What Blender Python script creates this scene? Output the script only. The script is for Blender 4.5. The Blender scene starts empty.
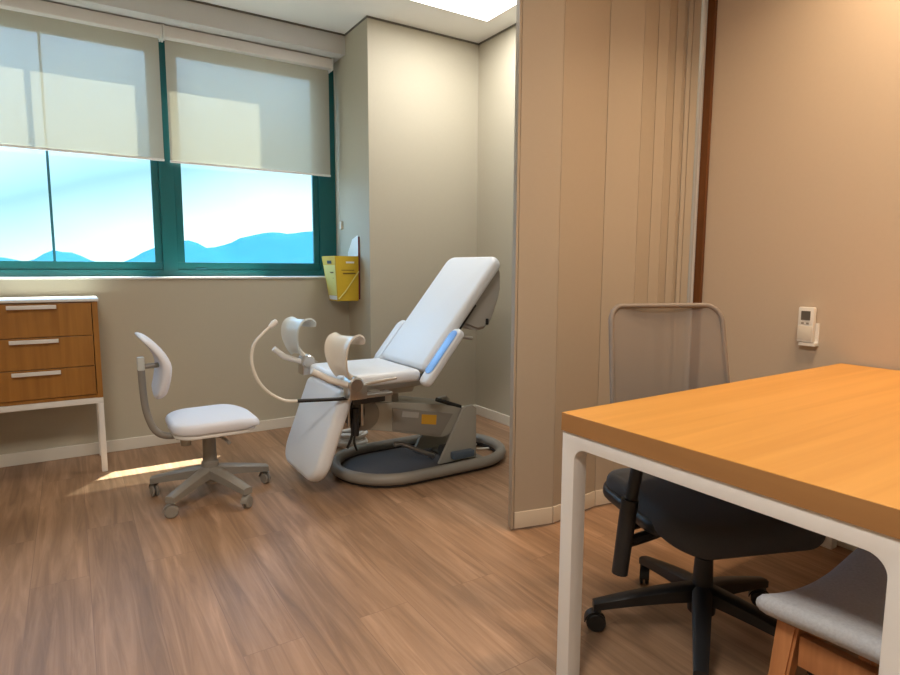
import bpy, bmesh, math, random
from mathutils import Vector, Matrix
random.seed(7)
C = bpy.context.scene.collection
SC = bpy.context.scene
PI = math.pi
V = Vector
# ------------------------------------------------------------------ camera
cam_d = bpy.data.cameras.new('camera'); cam = bpy.data.objects.new('camera', cam_d); C.objects.link(cam)
cam_d.sensor_width = 36; cam_d.lens = 595.1/900*36; cam_d.clip_start = .02; cam_d.clip_end = 6000
yaw, pit, rol = math.radians(32.503), math.radians(6.643), math.radians(.246)
fw = V((math.sin(yaw), math.cos(yaw), 0)); rt = V((math.cos(yaw), -math.sin(yaw), 0)); up = V((0, 0, 1))
f2 = fw*math.cos(pit)-up*math.sin(pit); u2 = up*math.cos(pit)+fw*math.sin(pit)
r3 = rt*math.cos(rol)+u2*math.sin(rol); u3 = u2*math.cos(rol)-rt*math.sin(rol)
m = Matrix.Identity(4)
for i in range(3): m[i][0], m[i][1], m[i][2] = r3[i], u3[i], -f2[i]
m[2][3] = 1.12
cam.matrix_world = m
SC.camera = cam
# ------------------------------------------------------------------ exposure, sky, sun
SC.view_settings.view_transform = 'Standard'; SC.view_settings.look = 'None'
SC.view_settings.exposure = 0.05; SC.view_settings.gamma = 1
W = bpy.data.worlds.new('sky'); SC.world = W; W.use_nodes = True
nt = W.node_tree; nt.nodes.clear()
wo = nt.nodes.new('ShaderNodeOutputWorld'); bg = nt.nodes.new('ShaderNodeBackground')
tc = nt.nodes.new('ShaderNodeTexCoord'); sp = nt.nodes.new('ShaderNodeSeparateXYZ'); cr = nt.nodes.new('ShaderNodeValToRGB')
nz = nt.nodes.new('ShaderNodeTexNoise'); nz.inputs['Scale'].default_value = 2.2; nz.inputs['Detail'].default_value = 3
ma = nt.nodes.new('ShaderNodeMath'); ma.operation = 'MULTIPLY_ADD'; ma.inputs[1].default_value = .16
nt.links.new(tc.outputs['Generated'], sp.inputs[0]); nt.links.new(tc.outputs['Generated'], nz.inputs['Vector'])
mb = nt.nodes.new('ShaderNodeMath'); mb.operation = 'MULTIPLY_ADD'; mb.inputs[1].default_value = -.30
nt.links.new(sp.outputs['X'], mb.inputs[0]); nt.links.new(sp.outputs['Z'], mb.inputs[2])
nt.links.new(nz.outputs['Fac'], ma.inputs[0]); nt.links.new(mb.outputs[0], ma.inputs[2])
nt.links.new(ma.outputs[0], cr.inputs[0])
e = cr.color_ramp.elements
e[0].position = .0; e[0].color = (.95, 1.0, 1.0, 1)
e[1].position = .85; e[1].color = (1.0, 1.7, 2.6, 1)
for p_, c_ in ((.06, (.75, .95, 1, 1)), (.17, (.27, .48, .56, 1)), (.36, (.95, 1.6, 2.5, 1))):
    q_ = e.new(p_); q_.color = c_
nt.links.new(cr.outputs[0], bg.inputs[0]); bg.inputs[1].default_value = 2.0
nt.links.new(bg.outputs[0], wo.inputs[0])
sd = bpy.data.lights.new('sun', 'SUN'); sd.energy = 22.0; sd.angle = math.radians(.6); sd.color = (1, .95, .85)
sun = bpy.data.objects.new('sun', sd); C.objects.link(sun)
sun.rotation_euler = V((-.54, -.68, -1.75)).to_track_quat('-Z', 'Y').to_euler()

def area(name, loc, direction, sx, sy, power, color, spread=180):
    d = bpy.data.lights.new(name, 'AREA'); d.shape = 'RECTANGLE'; d.size = sx; d.size_y = sy; d.energy = power; d.color = color
    d.spread = math.radians(spread)
    o = bpy.data.objects.new(name, d); C.objects.link(o); o.location = loc
    o.rotation_euler = V(direction).to_track_quat('-Z', 'Y').to_euler()
    return o
P_PANEL, P_DESK, P_WALL, P_FILL = 18, 11, 11.5, 56     # ceiling panel, warm desk lamp, warm wall lamp, added fill panel out of view
COOL = (1, .97, .92); WARM = (1, .72, .45)

# ------------------------------------------------------------------ helpers
def mat(name, col, rough=.5, metal=0, spec=.5, noise=0, nscale=40, bump=0, coat=0):
    M = bpy.data.materials.new(name); M.use_nodes = True
    n = M.node_tree; b = n.nodes['Principled BSDF']
    b.inputs['Base Color'].default_value = (*col, 1); b.inputs['Roughness'].default_value = rough
    b.inputs['Metallic'].default_value = metal; b.inputs['Specular IOR Level'].default_value = spec
    b.inputs['Coat Weight'].default_value = coat
    t = n.nodes.new('ShaderNodeTexCoord'); z = n.nodes.new('ShaderNodeTexNoise'); z.inputs['Scale'].default_value = nscale
    z.inputs['Detail'].default_value = 4
    n.links.new(t.outputs['Object'], z.inputs['Vector'])
    if noise:
        mx = n.nodes.new('ShaderNodeMix'); mx.data_type = 'RGBA'
        mx.inputs[6].default_value = (*[c*(1-noise) for c in col], 1); mx.inputs[7].default_value = (*[min(1, c*(1+noise)) for c in col], 1)
        n.links.new(z.outputs['Fac'], mx.inputs[0]); n.links.new(mx.outputs[2], b.inputs['Base Color'])
    if bump:
        bp = n.nodes.new('ShaderNodeBump'); bp.inputs['Strength'].default_value = bump; bp.inputs['Distance'].default_value = .004
        n.links.new(z.outputs['Fac'], bp.inputs['Height']); n.links.new(bp.outputs[0], b.inputs['Normal'])
    return M

def wood(name, dark, light, axis=0, scale=6, rough=.45, stretch=12):
    """timber with long grain along one axis"""
    M = bpy.data.materials.new(name); M.use_nodes = True
    n = M.node_tree; b = n.nodes['Principled BSDF']; b.inputs['Roughness'].default_value = rough
    t = n.nodes.new('ShaderNodeTexCoord'); mp = n.nodes.new('ShaderNodeMapping')
    s = [scale*stretch/4]*3; s[axis] = scale/stretch*2
    mp.inputs['Scale'].default_value = s
    z = n.nodes.new('ShaderNodeTexNoise'); z.inputs['Scale'].default_value = 2; z.inputs['Detail'].default_value = 6; z.inputs['Distortion'].default_value = .6
    r = n.nodes.new('ShaderNodeValToRGB'); r.color_ramp.elements[0].color = (*dark, 1); r.color_ramp.elements[1].color = (*light, 1)
    r.color_ramp.elements[0].position = .3; r.color_ramp.elements[1].position = .7
    n.links.new(t.outputs['Object'], mp.inputs[0]); n.links.new(mp.outputs[0], z.inputs['Vector'])
    n.links.new(z.outputs['Fac'], r.inputs[0]); n.links.new(r.outputs[0], b.inputs['Base Color'])
    return M

def box(bm, x0, y0, z0, x1, y1, z1, bev=0, seg=2):
    vs = [bm.verts.new(p) for p in ((x0,y0,z0),(x1,y0,z0),(x1,y1,z0),(x0,y1,z0),(x0,y0,z1),(x1,y0,z1),(x1,y1,z1),(x0,y1,z1))]
    fs = [bm.faces.new([vs[i] for i in q]) for q in ((3,2,1,0),(4,5,6,7),(0,1,5,4),(1,2,6,5),(2,3,7,6),(3,0,4,7))]
    if bev:
        es = list({ed for f in fs for ed in f.edges})
        bmesh.ops.bevel(bm, geom=es, offset=bev, segments=seg, affect='EDGES', profile=.6)
    return bm
def B(*a, **k): return box(bmesh.new(), *a, **k)

def prism(bm, pts, axis, a, b, bev=0, seg=2):
    """polygon in the plane across `axis` ('x': pts are (y,z); 'y': (x,z); 'z': (x,y)), pushed from a to b"""
    def mk(p, h): return {'x': (h, p[0], p[1]), 'y': (p[0], h, p[1]), 'z': (p[0], p[1], h)}[axis]
    v0 = [bm.verts.new(mk(p, a)) for p in pts]; v1 = [bm.verts.new(mk(p, b)) for p in pts]
    fs = [bm.faces.new(v0), bm.faces.new(v1[::-1])]
    n = len(pts)
    for i in range(n): fs.append(bm.faces.new((v0[i], v1[i], v1[(i+1) % n], v0[(i+1) % n])))
    bmesh.ops.recalc_face_normals(bm, faces=fs)
    if bev:
        es = list({ed for f in fs[:2] for ed in f.edges})
        bmesh.ops.bevel(bm, geom=es, offset=bev, segments=seg, affect='EDGES', profile=.6)
    return bm

def rrect(w, h, r, n=6, cx=0, cy=0):
    """rounded rectangle; r is one radius or four (++, -+, --, +-)"""
    if not isinstance(r, (tuple, list)): r = (r,)*4
    out = []
    for k, (sx, sy) in enumerate(((1,1),(-1,1),(-1,-1),(1,-1))):
        for i in range(n+1):
            a = PI/2*(k+i/n)
            out.append((cx+sx*(w/2-r[k])+r[k]*math.cos(a), cy+sy*(h/2-r[k])+r[k]*math.sin(a)))
    return out

def pad(bm, o, u, v, pts, th, bev=.02, seg=4, crown=0):
    """upholstered slab: outline pts in axes u, v about o, thickness th below the top face, all long edges rounded"""
    u = V(u).normalized(); v = V(v).normalized(); n = u.cross(v); o = V(o)
    a = [bm.verts.new(o+u*p[0]+v*p[1]) for p in pts]; b = [bm.verts.new(o+u*p[0]+v*p[1]-n*th) for p in pts]
    fs = [bm.faces.new(a), bm.faces.new(b[::-1])]
    k = len(pts)
    for i in range(k): fs.append(bm.faces.new((a[i], b[i], b[(i+1) % k], a[(i+1) % k])))
    bmesh.ops.recalc_face_normals(bm, faces=fs)
    es = list({ed for f in fs[:2] for ed in f.edges})
    bmesh.ops.bevel(bm, geom=es, offset=bev, segments=seg, affect='EDGES', profile=.5)
    return bm

def smooth_path(pts, n=6):
    P = [V(p) for p in pts]; out = []
    for i in range(len(P)-1):
        p0 = P[max(i-1, 0)]; p1 = P[i]; p2 = P[i+1]; p3 = P[min(i+2, len(P)-1)]
        for k in range(n):
            t = k/n
            out.append(.5*((2*p1)+(p2-p0)*t+(2*p0-5*p1+4*p2-p3)*t*t+(3*p1-p0-3*p2+p3)*t**3))
    out.append(P[-1]); return out

def tube(bm, pts, r, seg=12, closed=False, cap=True):
    P = [V(p) for p in pts]; n = len(P)
    rs = r if isinstance(r, (list, tuple)) else [r]*n
    rings = []; ref = None
    for i in range(n):
        if closed: t = P[(i+1) % n]-P[i-1]
        else: t = P[min(i+1, n-1)]-P[max(i-1, 0)]
        t.normalize()
        if ref is None:
            ref = t.orthogonal().normalized() if abs(t.z) > .9 else t.cross(V((0,0,1))).normalized()
        ref = (ref-t*ref.dot(t)).normalized(); b = t.cross(ref)
        rings.append([bm.verts.new(P[i]+(ref*math.cos(2*PI*k/seg)+b*math.sin(2*PI*k/seg))*rs[i]) for k in range(seg)])
    for i in range(n if closed else n-1):
        A_, B_ = rings[i], rings[(i+1) % n]
        for k in range(seg): bm.faces.new((A_[k], A_[(k+1) % seg], B_[(k+1) % seg], B_[k]))
    if not closed and cap: bm.faces.new(rings[0][::-1]); bm.faces.new(rings[-1])
    return bm
def T(*a, **k): return tube(bmesh.new(), *a, **k)

def lathe(bm, c, prof, seg=28, axis=(0,0,1)):
    """turned shape: prof is (radius, height) pairs along axis from c"""
    c = V(c); a = V(axis).normalized(); u = a.orthogonal().normalized(); v = a.cross(u); rings = []
    for r, h in prof:
        rings.append([bm.verts.new(c+a*h+(u*math.cos(2*PI*k/seg)+v*math.sin(2*PI*k/seg))*max(r, 1e-4)) for k in range(seg)])
    for A_, B_ in zip(rings, rings[1:]):
        for k in range(seg): bm.faces.new((A_[k], A_[(k+1) % seg], B_[(k+1) % seg], B_[k]))
    bm.faces.new(rings[0][::-1]); bm.faces.new(rings[-1])
    return bm
def L(*a, **k): return lathe(bmesh.new(), *a, **k)

def root_of(o):
    while o.parent: o = o.parent
    return o
def obj(name, bm, M, parent=None, smooth=True, local=False, origin=None, ang=40, label=None):
    bmesh.ops.recalc_face_normals(bm, faces=bm.faces)
    if parent is not None:
        off = V((0,0,0)) if local else root_of(parent).location.copy()
    else:
        if origin is None:
            xs = [v.co for v in bm.verts]
            off = V(((min(c.x for c in xs)+max(c.x for c in xs))/2, (min(c.y for c in xs)+max(c.y for c in xs))/2, min(c.z for c in xs)))
        else: off = V(origin)
    bmesh.ops.translate(bm, vec=-off, verts=bm.verts)
    me = bpy.data.meshes.new(name); bm.to_mesh(me); bm.free()
    if smooth:
        me.polygons.foreach_set('use_smooth', [True]*len(me.polygons))
        me.set_sharp_from_angle(angle=math.radians(ang))
    me.materials.append(M)
    o = bpy.data.objects.new(name, me); C.objects.link(o)
    if parent is not None: o.parent = parent
    else: o.location = off
    if label: o['label'] = label
    return o
def thing(name, label, cat, loc, rotz=0, group=None):
    o = bpy.data.objects.new(name, None); C.objects.link(o); o.location = loc; o.rotation_euler = (0,0,rotz)
    o.empty_display_size = .1
    o['label'] = label; o['category'] = cat
    if group: o['group'] = group
    return o
def tag(o, label, cat, group=None):
    o['label'] = label; o['category'] = cat
    if group: o['group'] = group
    return o
def struct(name, bm, M, label, cat, smooth=False):
    o = obj(name, bm, M, None, smooth=smooth, origin=(0,0,0)); o['kind'] = 'structure'; o['label'] = label; o['category'] = cat
    return o

# ------------------------------------------------------------------ materials
m_wall = mat('greige_paint', (.475, .435, .34), .7, noise=.02, nscale=60, bump=.05)
m_wall2 = mat('warm_greige_paint', (.54, .44, .34), .6, noise=.02, nscale=60, bump=.05)
m_ceil = mat('white_ceiling_paint', (.86, .86, .85), .8, noise=.01)
m_beam = mat('beam_paint', (.62, .61, .59), .75, noise=.01)
m_gapshade = mat('gap_shade_grey', (.16, .15, .13), .9)
m_base = mat('baseboard_white', (.72, .68, .60), .5)
m_sill = mat('sill_stone', (.80, .80, .78), .4, noise=.03)
m_teal = mat('teal_aluminium', (.001, .105, .11), .36, noise=.05)
m_tealb = mat('teal_bar', (.01, .12, .16), .4)
m_white = mat('white_painted_metal', (.74, .71, .67), .4, noise=.01)
m_whitep = mat('white_plastic', (.76, .75, .72), .35)
m_vinyl = mat('white_vinyl', (.76, .79, .83), .42, noise=.015, nscale=120, bump=.03)
m_cream = mat('cream_plastic', (.72, .68, .60), .25)
m_pale = mat('pale_grey_plastic', (.60, .62, .58), .35)
m_fabricw = mat('pale_grey_fabric', (.74, .76, .83), .8, noise=.03, nscale=200, bump=.1)
m_greyp = mat('warm_grey_plastic', (.26, .24, .21), .45, noise=.02)
m_greym = mat('grey_painted_steel', (.37, .35, .30), .45, noise=.02)
m_shell = mat('grey_shell', (.40, .38, .35), .55)
m_dark = mat('dark_rubber', (.035, .035, .035), .6, noise=.1)
m_mat = mat('dark_grey_mat', (.085, .080, .085), .75, noise=.1, nscale=80)
m_black = mat('black_plastic', (.012, .012, .013), .45)
m_seatb = mat('charcoal_fabric', (.048, .052, .062), .85, noise=.1, nscale=250, bump=.15)
m_chrome = mat('brushed_steel', (.58, .56, .53), .28, metal=1)
m_skytint = mat('sky_reflection_blue', (.22, .46, .95), .25)  # sky reflection painted as the base colour of the near armrest pad
m_bluem = mat('dusty_blue_plastic', (.10, .13, .17), .5)
m_yel = mat('yellow_cardboard', (.62, .42, .02), .6, noise=.05)
m_yel2 = mat('pale_yellow_label', (.72, .66, .20), .6, noise=.04)
m_ora = mat('orange_label', (.62, .33, .03), .5)
m_ink = mat('printed_ink', (.16, .10, .01), .7)
m_red = mat('dark_red_edge', (.16, .02, .03), .5)
m_taupe = mat('taupe_plastic', (.22, .185, .16), .6)
m_lcd = mat('remote_screen', (.12, .11, .10), .3)
m_greyf = mat('light_grey_woven_fabric', (.40, .40, .41), .9, noise=.22, nscale=170, bump=.3)
m_dress = wood('cabinet_timber', (.29, .118, .018), (.40, .175, .03), axis=2, scale=5, rough=.4)
m_desk = wood('desk_top_timber', (.57, .27, .055), (.66, .33, .075), axis=0, scale=3.2, rough=.42, stretch=14)
m_edge = wood('desk_edge_timber', (.30, .14, .045), (.38, .185, .06), axis=1, scale=3.2, rough=.5)
m_oak = wood('chair_leg_oak', (.34, .13, .045), (.46, .19, .07), axis=2, scale=8, rough=.45)
m_jamb = wood('brown_jamb', (.10, .032, .006), (.14, .048, .01), axis=2, scale=5, rough=.35)
m_part = mat('beige_partition', (.44, .37, .29), .6, noise=.02, nscale=50)
m_partt = mat('beige_partition_light', (.60, .52, .42), .55)
m_hill = mat('hazy_blue_hillside', (.018, .095, .15), 1, spec=0, noise=.12, nscale=.02)  # distance haze is mixed into this blue base colour
m_land = mat('distant_land', (.05, .12, .15), 1, spec=0, noise=.2, nscale=.01)  # haze over the land is put into the colour as well
m_conc = mat('blocker_concrete', (.60, .58, .54), .8, noise=.04, nscale=8)

def floor_mat():
    M = bpy.data.materials.new('oak_plank_floor'); M.use_nodes = True
    n = M.node_tree; b = n.nodes['Principled BSDF']; lk = n.links.new
    t = n.nodes.new('ShaderNodeTexCoord'); mp = n.nodes.new('ShaderNodeMapping'); mp.inputs['Rotation'].default_value = (0, 0, PI/2)
    lk(t.outputs['Object'], mp.inputs[0])
    br = n.nodes.new('ShaderNodeTexBrick'); br.offset = .37; br.inputs['Scale'].default_value = 1
    br.inputs['Brick Width'].default_value = 1.22; br.inputs['Row Height'].default_value = .18
    br.inputs['Mortar Size'].default_value = .0012; br.inputs['Mortar Smooth'].default_value = .2; br.inputs['Bias'].default_value = 0
    br.inputs['Color1'].default_value = (.0, .0, .0, 1); br.inputs['Color2'].default_value = (1, 1, 1, 1); br.inputs['Mortar'].default_value = (.2, .2, .2, 1)
    lk(mp.outputs[0], br.inputs['Vector'])
    # grain: noise stretched along Y, shifted per plank
    m2 = n.nodes.new('ShaderNodeMapping'); m2.inputs['Scale'].default_value = (26, 1.6, 1)
    ad = n.nodes.new('ShaderNodeVectorMath'); ad.operation = 'ADD'
    sc = n.nodes.new('ShaderNodeVectorMath'); sc.operation = 'SCALE'; sc.inputs['Scale'].default_value = 7
    lk(br.outputs['Color'], sc.inputs[0]); lk(t.outputs['Object'], m2.inputs[0]); lk(m2.outputs[0], ad.inputs[0]); lk(sc.outputs[0], ad.inputs[1])
    z = n.nodes.new('ShaderNodeTexNoise'); z.inputs['Scale'].default_value = 1; z.inputs['Detail'].default_value = 7; z.inputs['Roughness'].default_value = .62
    z.inputs['Distortion'].default_value = .9
    lk(ad.outputs[0], z.inputs['Vector'])
    m3 = n.nodes.new('ShaderNodeMapping'); m3.inputs['Scale'].default_value = (7, .7, 1); lk(t.outputs['Object'], m3.inputs[0])
    z2 = n.nodes.new('ShaderNodeTexNoise'); z2.inputs['Scale'].default_value = 1; z2.inputs['Detail'].default_value = 3
    lk(m3.outputs[0], z2.inputs['Vector'])
    r = n.nodes.new('ShaderNodeValToRGB'); el = r.color_ramp.elements
    el[0].position = .25; el[0].color = (.20, .115, .066, 1); el[1].position = .76; el[1].color = (.46, .285, .18, 1)
    q = el.new(.5); q.color = (.32, .188, .108, 1)
    lk(z.outputs['Fac'], r.inputs[0])
    mx = n.nodes.new('ShaderNodeMix'); mx.data_type = 'RGBA'; mx.blend_type = 'MULTIPLY'; mx.inputs[0].default_value = 1
    rr = n.nodes.new('ShaderNodeMapRange'); rr.inputs['To Min'].default_value = .92; rr.inputs['To Max'].default_value = 1.07
    lk(br.outputs['Color'], rr.inputs[0]); lk(r.outputs[0], mx.inputs[6]); lk(rr.outputs[0], mx.inputs[7])
    mx2 = n.nodes.new('ShaderNodeMix'); mx2.data_type = 'RGBA'; mx2.blend_type = 'MULTIPLY'; mx2.inputs[0].default_value = 1
    r2 = n.nodes.new('ShaderNodeMapRange'); r2.inputs['From Min'].default_value = .3; r2.inputs['From Max'].default_value = .7
    r2.inputs['To Min'].default_value = .8; r2.inputs['To Max'].default_value = 1.2
    lk(z2.outputs['Fac'], r2.inputs[0]); lk(mx.outputs[2], mx2.inputs[6]); lk(r2.outputs[0], mx2.inputs[7])
    mx3 = n.nodes.new('ShaderNodeMix'); mx3.data_type = 'RGBA'; lk(br.outputs['Fac'], mx3.inputs[0])
    lk(mx2.outputs[2], mx3.inputs[6]); mx3.inputs[7].default_value = (.24, .14, .085, 1)
    lk(mx3.outputs[2], b.inputs['Base Color'])
    b.inputs['Roughness'].default_value = .42; b.inputs['Specular IOR Level'].default_value = .4
    bp = n.nodes.new('ShaderNodeBump'); bp.inputs['Strength'].default_value = .12; bp.inputs['Distance'].default_value = .002
    lk(z.outputs['Fac'], bp.inputs['Height']); lk(bp.outputs[0], b.inputs['Normal'])
    return M
m_floor = floor_mat()

def glass_mat():
    M = bpy.data.materials.new('clear_glass'); M.use_nodes = True; n = M.node_tree; n.nodes.clear(); lk = n.links.new
    o = n.nodes.new('ShaderNodeOutputMaterial'); mx = n.nodes.new('ShaderNodeMixShader'); tr = n.nodes.new('ShaderNodeBsdfTransparent')
    gl = n.nodes.new('ShaderNodeBsdfGlossy'); gl.inputs['Roughness'].default_value = .03
    tr.inputs[0].default_value = (.93, .985, .98, 1)
    mx.inputs[0].default_value = .04; lk(tr.outputs[0], mx.inputs[1]); lk(gl.outputs[0], mx.inputs[2]); lk(mx.outputs[0], o.inputs[0])
    return M
m_glass = glass_mat()
def sheer(name, dif, trl, tra, f_tra, f_trl):
    """woven screen: part lets light straight through, part glows through, the rest is plain cloth"""
    M = bpy.data.materials.new(name); M.use_nodes = True; n = M.node_tree; n.nodes.clear(); lk = n.links.new
    o = n.nodes.new('ShaderNodeOutputMaterial'); a = n.nodes.new('ShaderNodeMixShader'); b = n.nodes.new('ShaderNodeMixShader')
    d = n.nodes.new('ShaderNodeBsdfDiffuse'); d.inputs[0].default_value = (*dif, 1)
    t = n.nodes.new('ShaderNodeBsdfTranslucent'); t.inputs[0].default_value = (*trl, 1)
    x = n.nodes.new('ShaderNodeBsdfTransparent'); x.inputs[0].default_value = (*tra, 1)
    a.inputs[0].default_value = f_trl; b.inputs[0].default_value = f_tra
    lk(d.outputs[0], a.inputs[1]); lk(t.outputs[0], a.inputs[2]); lk(a.outputs[0], b.inputs[1]); lk(x.outputs[0], b.inputs[2]); lk(b.outputs[0], o.inputs[0])
    return M
m_blind = sheer('cream_screen_fabric', (.62, .60, .53), (.84, .77, .60), (1, 1, .98), .28, .22)
m_mesh = sheer('taupe_mesh_fabric', (.25, .22, .20), (.22, .18, .15), (1, 1, 1), .24, .15)
def emit(name, col, s):
    M = bpy.data.materials.new(name); M.use_nodes = True; n = M.node_tree; n.nodes.clear()
    o = n.nodes.new('ShaderNodeOutputMaterial'); em = n.nodes.new('ShaderNodeEmission')
    em.inputs[0].default_value = (*col, 1); em.inputs[1].default_value = s; n.links.new(em.outputs[0], o.inputs[0]); return M
m_lamp = emit('lamp_diffuser', (1, .98, .95), 4)
m_lampw = emit('warm_lamp_diffuser', (1, .75, .5), 4)

# ------------------------------------------------------------------ room shell
H = 2.735; XR = 2.60; XL = -2.3; YF = 4.08; YC = 3.71; XC = 1.72; YB = -1.5; YG = 4.30
struct('floor', B(XL, YB, -.10, XR, YG, 0), m_floor, 'wood plank floor running towards the windows', 'floor')
bm = B(XL-.15, YB-.15, H, XR+.15, 4.08, H+.15)
struct('ceiling', bm, m_ceil, 'white flat ceiling with a square light panel', 'ceiling')
bm = B(XL, YF, 0, XC, YG+.16, 1.045)                              # under the windows
box(bm, XL, YF, 1.045, -1.32, YG+.16, 2.60)                       # left of the windows
struct('wall_front', bm, m_wall, 'greige wall under the windows', 'wall')
bm = B(XC, YC, 0, XR+.15, 4.75, H)
struct('wall_back', bm, m_wall, 'greige alcove wall and column beside the windows', 'wall')
struct('wall_right', B(XR, YB, 0, XR+.15, 1.87, H), m_wall2, 'warm beige wall on the right behind the desk', 'wall')
struct('wall_alcove', B(XR, 1.87, 0, XR+.15, YC, H), m_wall, 'greige side wall of the alcove behind the exam chair', 'wall')
struct('wall_left', B(XL-.15, YB, 0, XL, YG, H), m_wall, 'greige wall on the left', 'wall')
struct('wall_rear', B(XL-.15, YB-.15, 0, XR+.15, YB, H), m_wall, 'greige wall behind the viewer', 'wall')
struct('trim_1', B(XL, 4.08, 2.60, XC, 4.345, H+.15), m_beam, 'pale dropped beam above the window blinds', 'beam')
# dark strips painted as the shade of a gap round the ceiling
bm = B(XL, YF-.006, H-.011, XC, YF, H)
box(bm, XC-.006, YC-.006, H-.011, XC, YF, H); box(bm, XC, YC-.006, H-.011, XR, YC, H); box(bm, XR-.006, 1.96, H-.011, XR, YC, H)
struct('gap_shade_strip', bm, m_gapshade, 'thin dark strip painted as a shadow gap under the ceiling', 'trim')
bm = B(-1.32, YF-.012, 1.045, XC-.001, YG-.02, 1.058, bev=.003)
struct('trim_3', bm, m_sill, 'thin white window sill ledge', 'sill')
# unseen block added outside, placed to cut the sun on the right-hand blind
struct('sun_blocker', B(1.76, 4.75, 2.75, 2.6, 5.0, 4.6), m_conc, 'concrete block added out of view above the windows to shade the blind', 'trim')
def baseb(name, x0, y0, x1, y1, lab):
    struct(name, B(x0, y0, 0, x1, y1, .072, bev=.004), m_base, lab, 'baseboard')
baseb('baseboard_front', XL, YF-.015, XC-.015, YF, 'pale baseboard under the windows')
baseb('baseboard_column', XC-.015, YC, XC, YF, 'pale baseboard on the column side')
baseb('baseboard_back', XC-.015, YC-.015, XR-.015, YC, 'pale baseboard of the alcove')
baseb('baseboard_right', XR-.015, 1.96, XR, YC, 'pale baseboard on the right alcove wall')
baseb('baseboard_desk', XR-.015, YB, XR, 1.78, 'pale baseboard on the wall behind the desk')

# windows
def window(name, x0, x1, gx0, gx1, bar, lab):
    y0, y1 = YG, YG+.045
    w = thing(name, lab, 'window', ((x0+x1)/2, YG+.03, 1.058)); w['kind'] = 'structure'
    bm = B(x0, y0, 1.058, x1, y1, 1.10); box(bm, x0, y0, 2.50, x1, y1, 2.60)
    box(bm, x0, y0, 1.10, gx0-.045, y1, 2.50); box(bm, gx1+.045, y0, 1.10, x1, y1, 2.50)
    obj('window_frame', bm, m_teal, w, smooth=False)
    bm = B(gx0-.045, y0+.012, 1.10, gx1+.045, y1-.01, 1.152, bev=.003); box(bm, gx0-.045, y0+.012, 2.46, gx1+.045, y1-.01, 2.50, bev=.003)
    box(bm, gx0-.045, y0+.012, 1.152, gx0, y1-.01, 2.46, bev=.003); box(bm, gx1, y0+.012, 1.152, gx1+.045, y1-.01, 2.46, bev=.003)
    obj('window_sash', bm, m_teal, w, smooth=False)
    obj('pane', B(gx0, YG+.022, 1.152, gx1, YG+.027, 2.46), m_glass, w, smooth=False)
    if bar is not None: obj('glazing_bar', B(bar-.007, YG+.014, 1.152, bar+.007, YG+.035, 2.46), m_tealb, w, smooth=False)
    return w
window('window_1', -1.32, .565, -1.22, .478, -.068, 'left teal framed window with a thin upright bar')
w2 = window('window_2', .565, 1.718, .657, 1.545, None, 'right teal framed window next to the column')
obj('window_handle', B(.72, YG+.003, 1.105, .79, YG+.012, 1.113, bev=.002), m_tealb, w2, label='small dark latch on the bottom rail')

# far hills (solid ridges with a front and a back slope) and the land before them
def ridge(prof, y, depth, name, lab):
    """prof: (X/Y ratio, elevation over eye level per metre away)"""
    bm = bmesh.new(); n = 60; rows = []
    xs = [prof[0][0]+(prof[-1][0]-prof[0][0])*i/n for i in range(n+1)]
    def hgt(x):
        for (a, ha), (b, hb) in zip(prof, prof[1:]):
            if a <= x <= b: t = (x-a)/(b-a); t = t*t*(3-2*t)*.5+t*.5; return ha+(hb-ha)*t
        return 0
    for j, (dy, k) in enumerate(((-.5, 0), (-.3, .35), (-.12, .75), (0, 1), (.15, .7), (.5, 0))):
        row = []
        for x in xs:
            h = hgt(x)*y*k*(1+.02*random.uniform(-1, 1)*(0 < k < 1))
            row.append(bm.verts.new((x*y, y+dy*depth, -8+(h+9.12 if k else 0))))
        rows.append(row)
    for a, b in zip(rows, rows[1:]):
        for i in range(n): bm.faces.new((a[i], a[i+1], b[i+1], b[i]))
    o = obj(name, bm, m_hill, None, origin=(0, 0, 0), ang=80); o['kind'] = 'structure'; o['label'] = lab; o['category'] = 'hills'
ridge([(-.60,.02),(-.45,.035),(-.30,.02),(-.2,.012),(-.12,.016),(-.0765,.0123),(-.06,.009),(-.046,.0058),(-.034,.012),(-.0263,.0184),(-.018,.0227),(-.0089,.0201),(.0029,.0203),(.017,.015),(.0324,.0066),(.06,.002)], 2300, 900, 'hillside', 'low blue hills on the horizon through the left window')
ridge([(.03,.0),(.0612,.004),(.0771,.0114),(.1043,.0266),(.1321,.0362),(.1562,.0414),(.1719,.0372),(.1848,.0298),(.1983,.0317),(.2166,.0368),(.2355,.0468),(.2514,.0505),(.2708,.056),(.2922,.0584),(.3173,.0559),(.3346,.0599),(.3628,.0626),(.388,.0549),(.45,.07),(.6,.05),(.8,.02)], 2000, 800, 'hillside', 'higher blue hills seen through the right window')
struct('land', B(-3500, 60, -12, 4500, 3200, -9), m_land, 'distant flat land below the hills', 'land')

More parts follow.
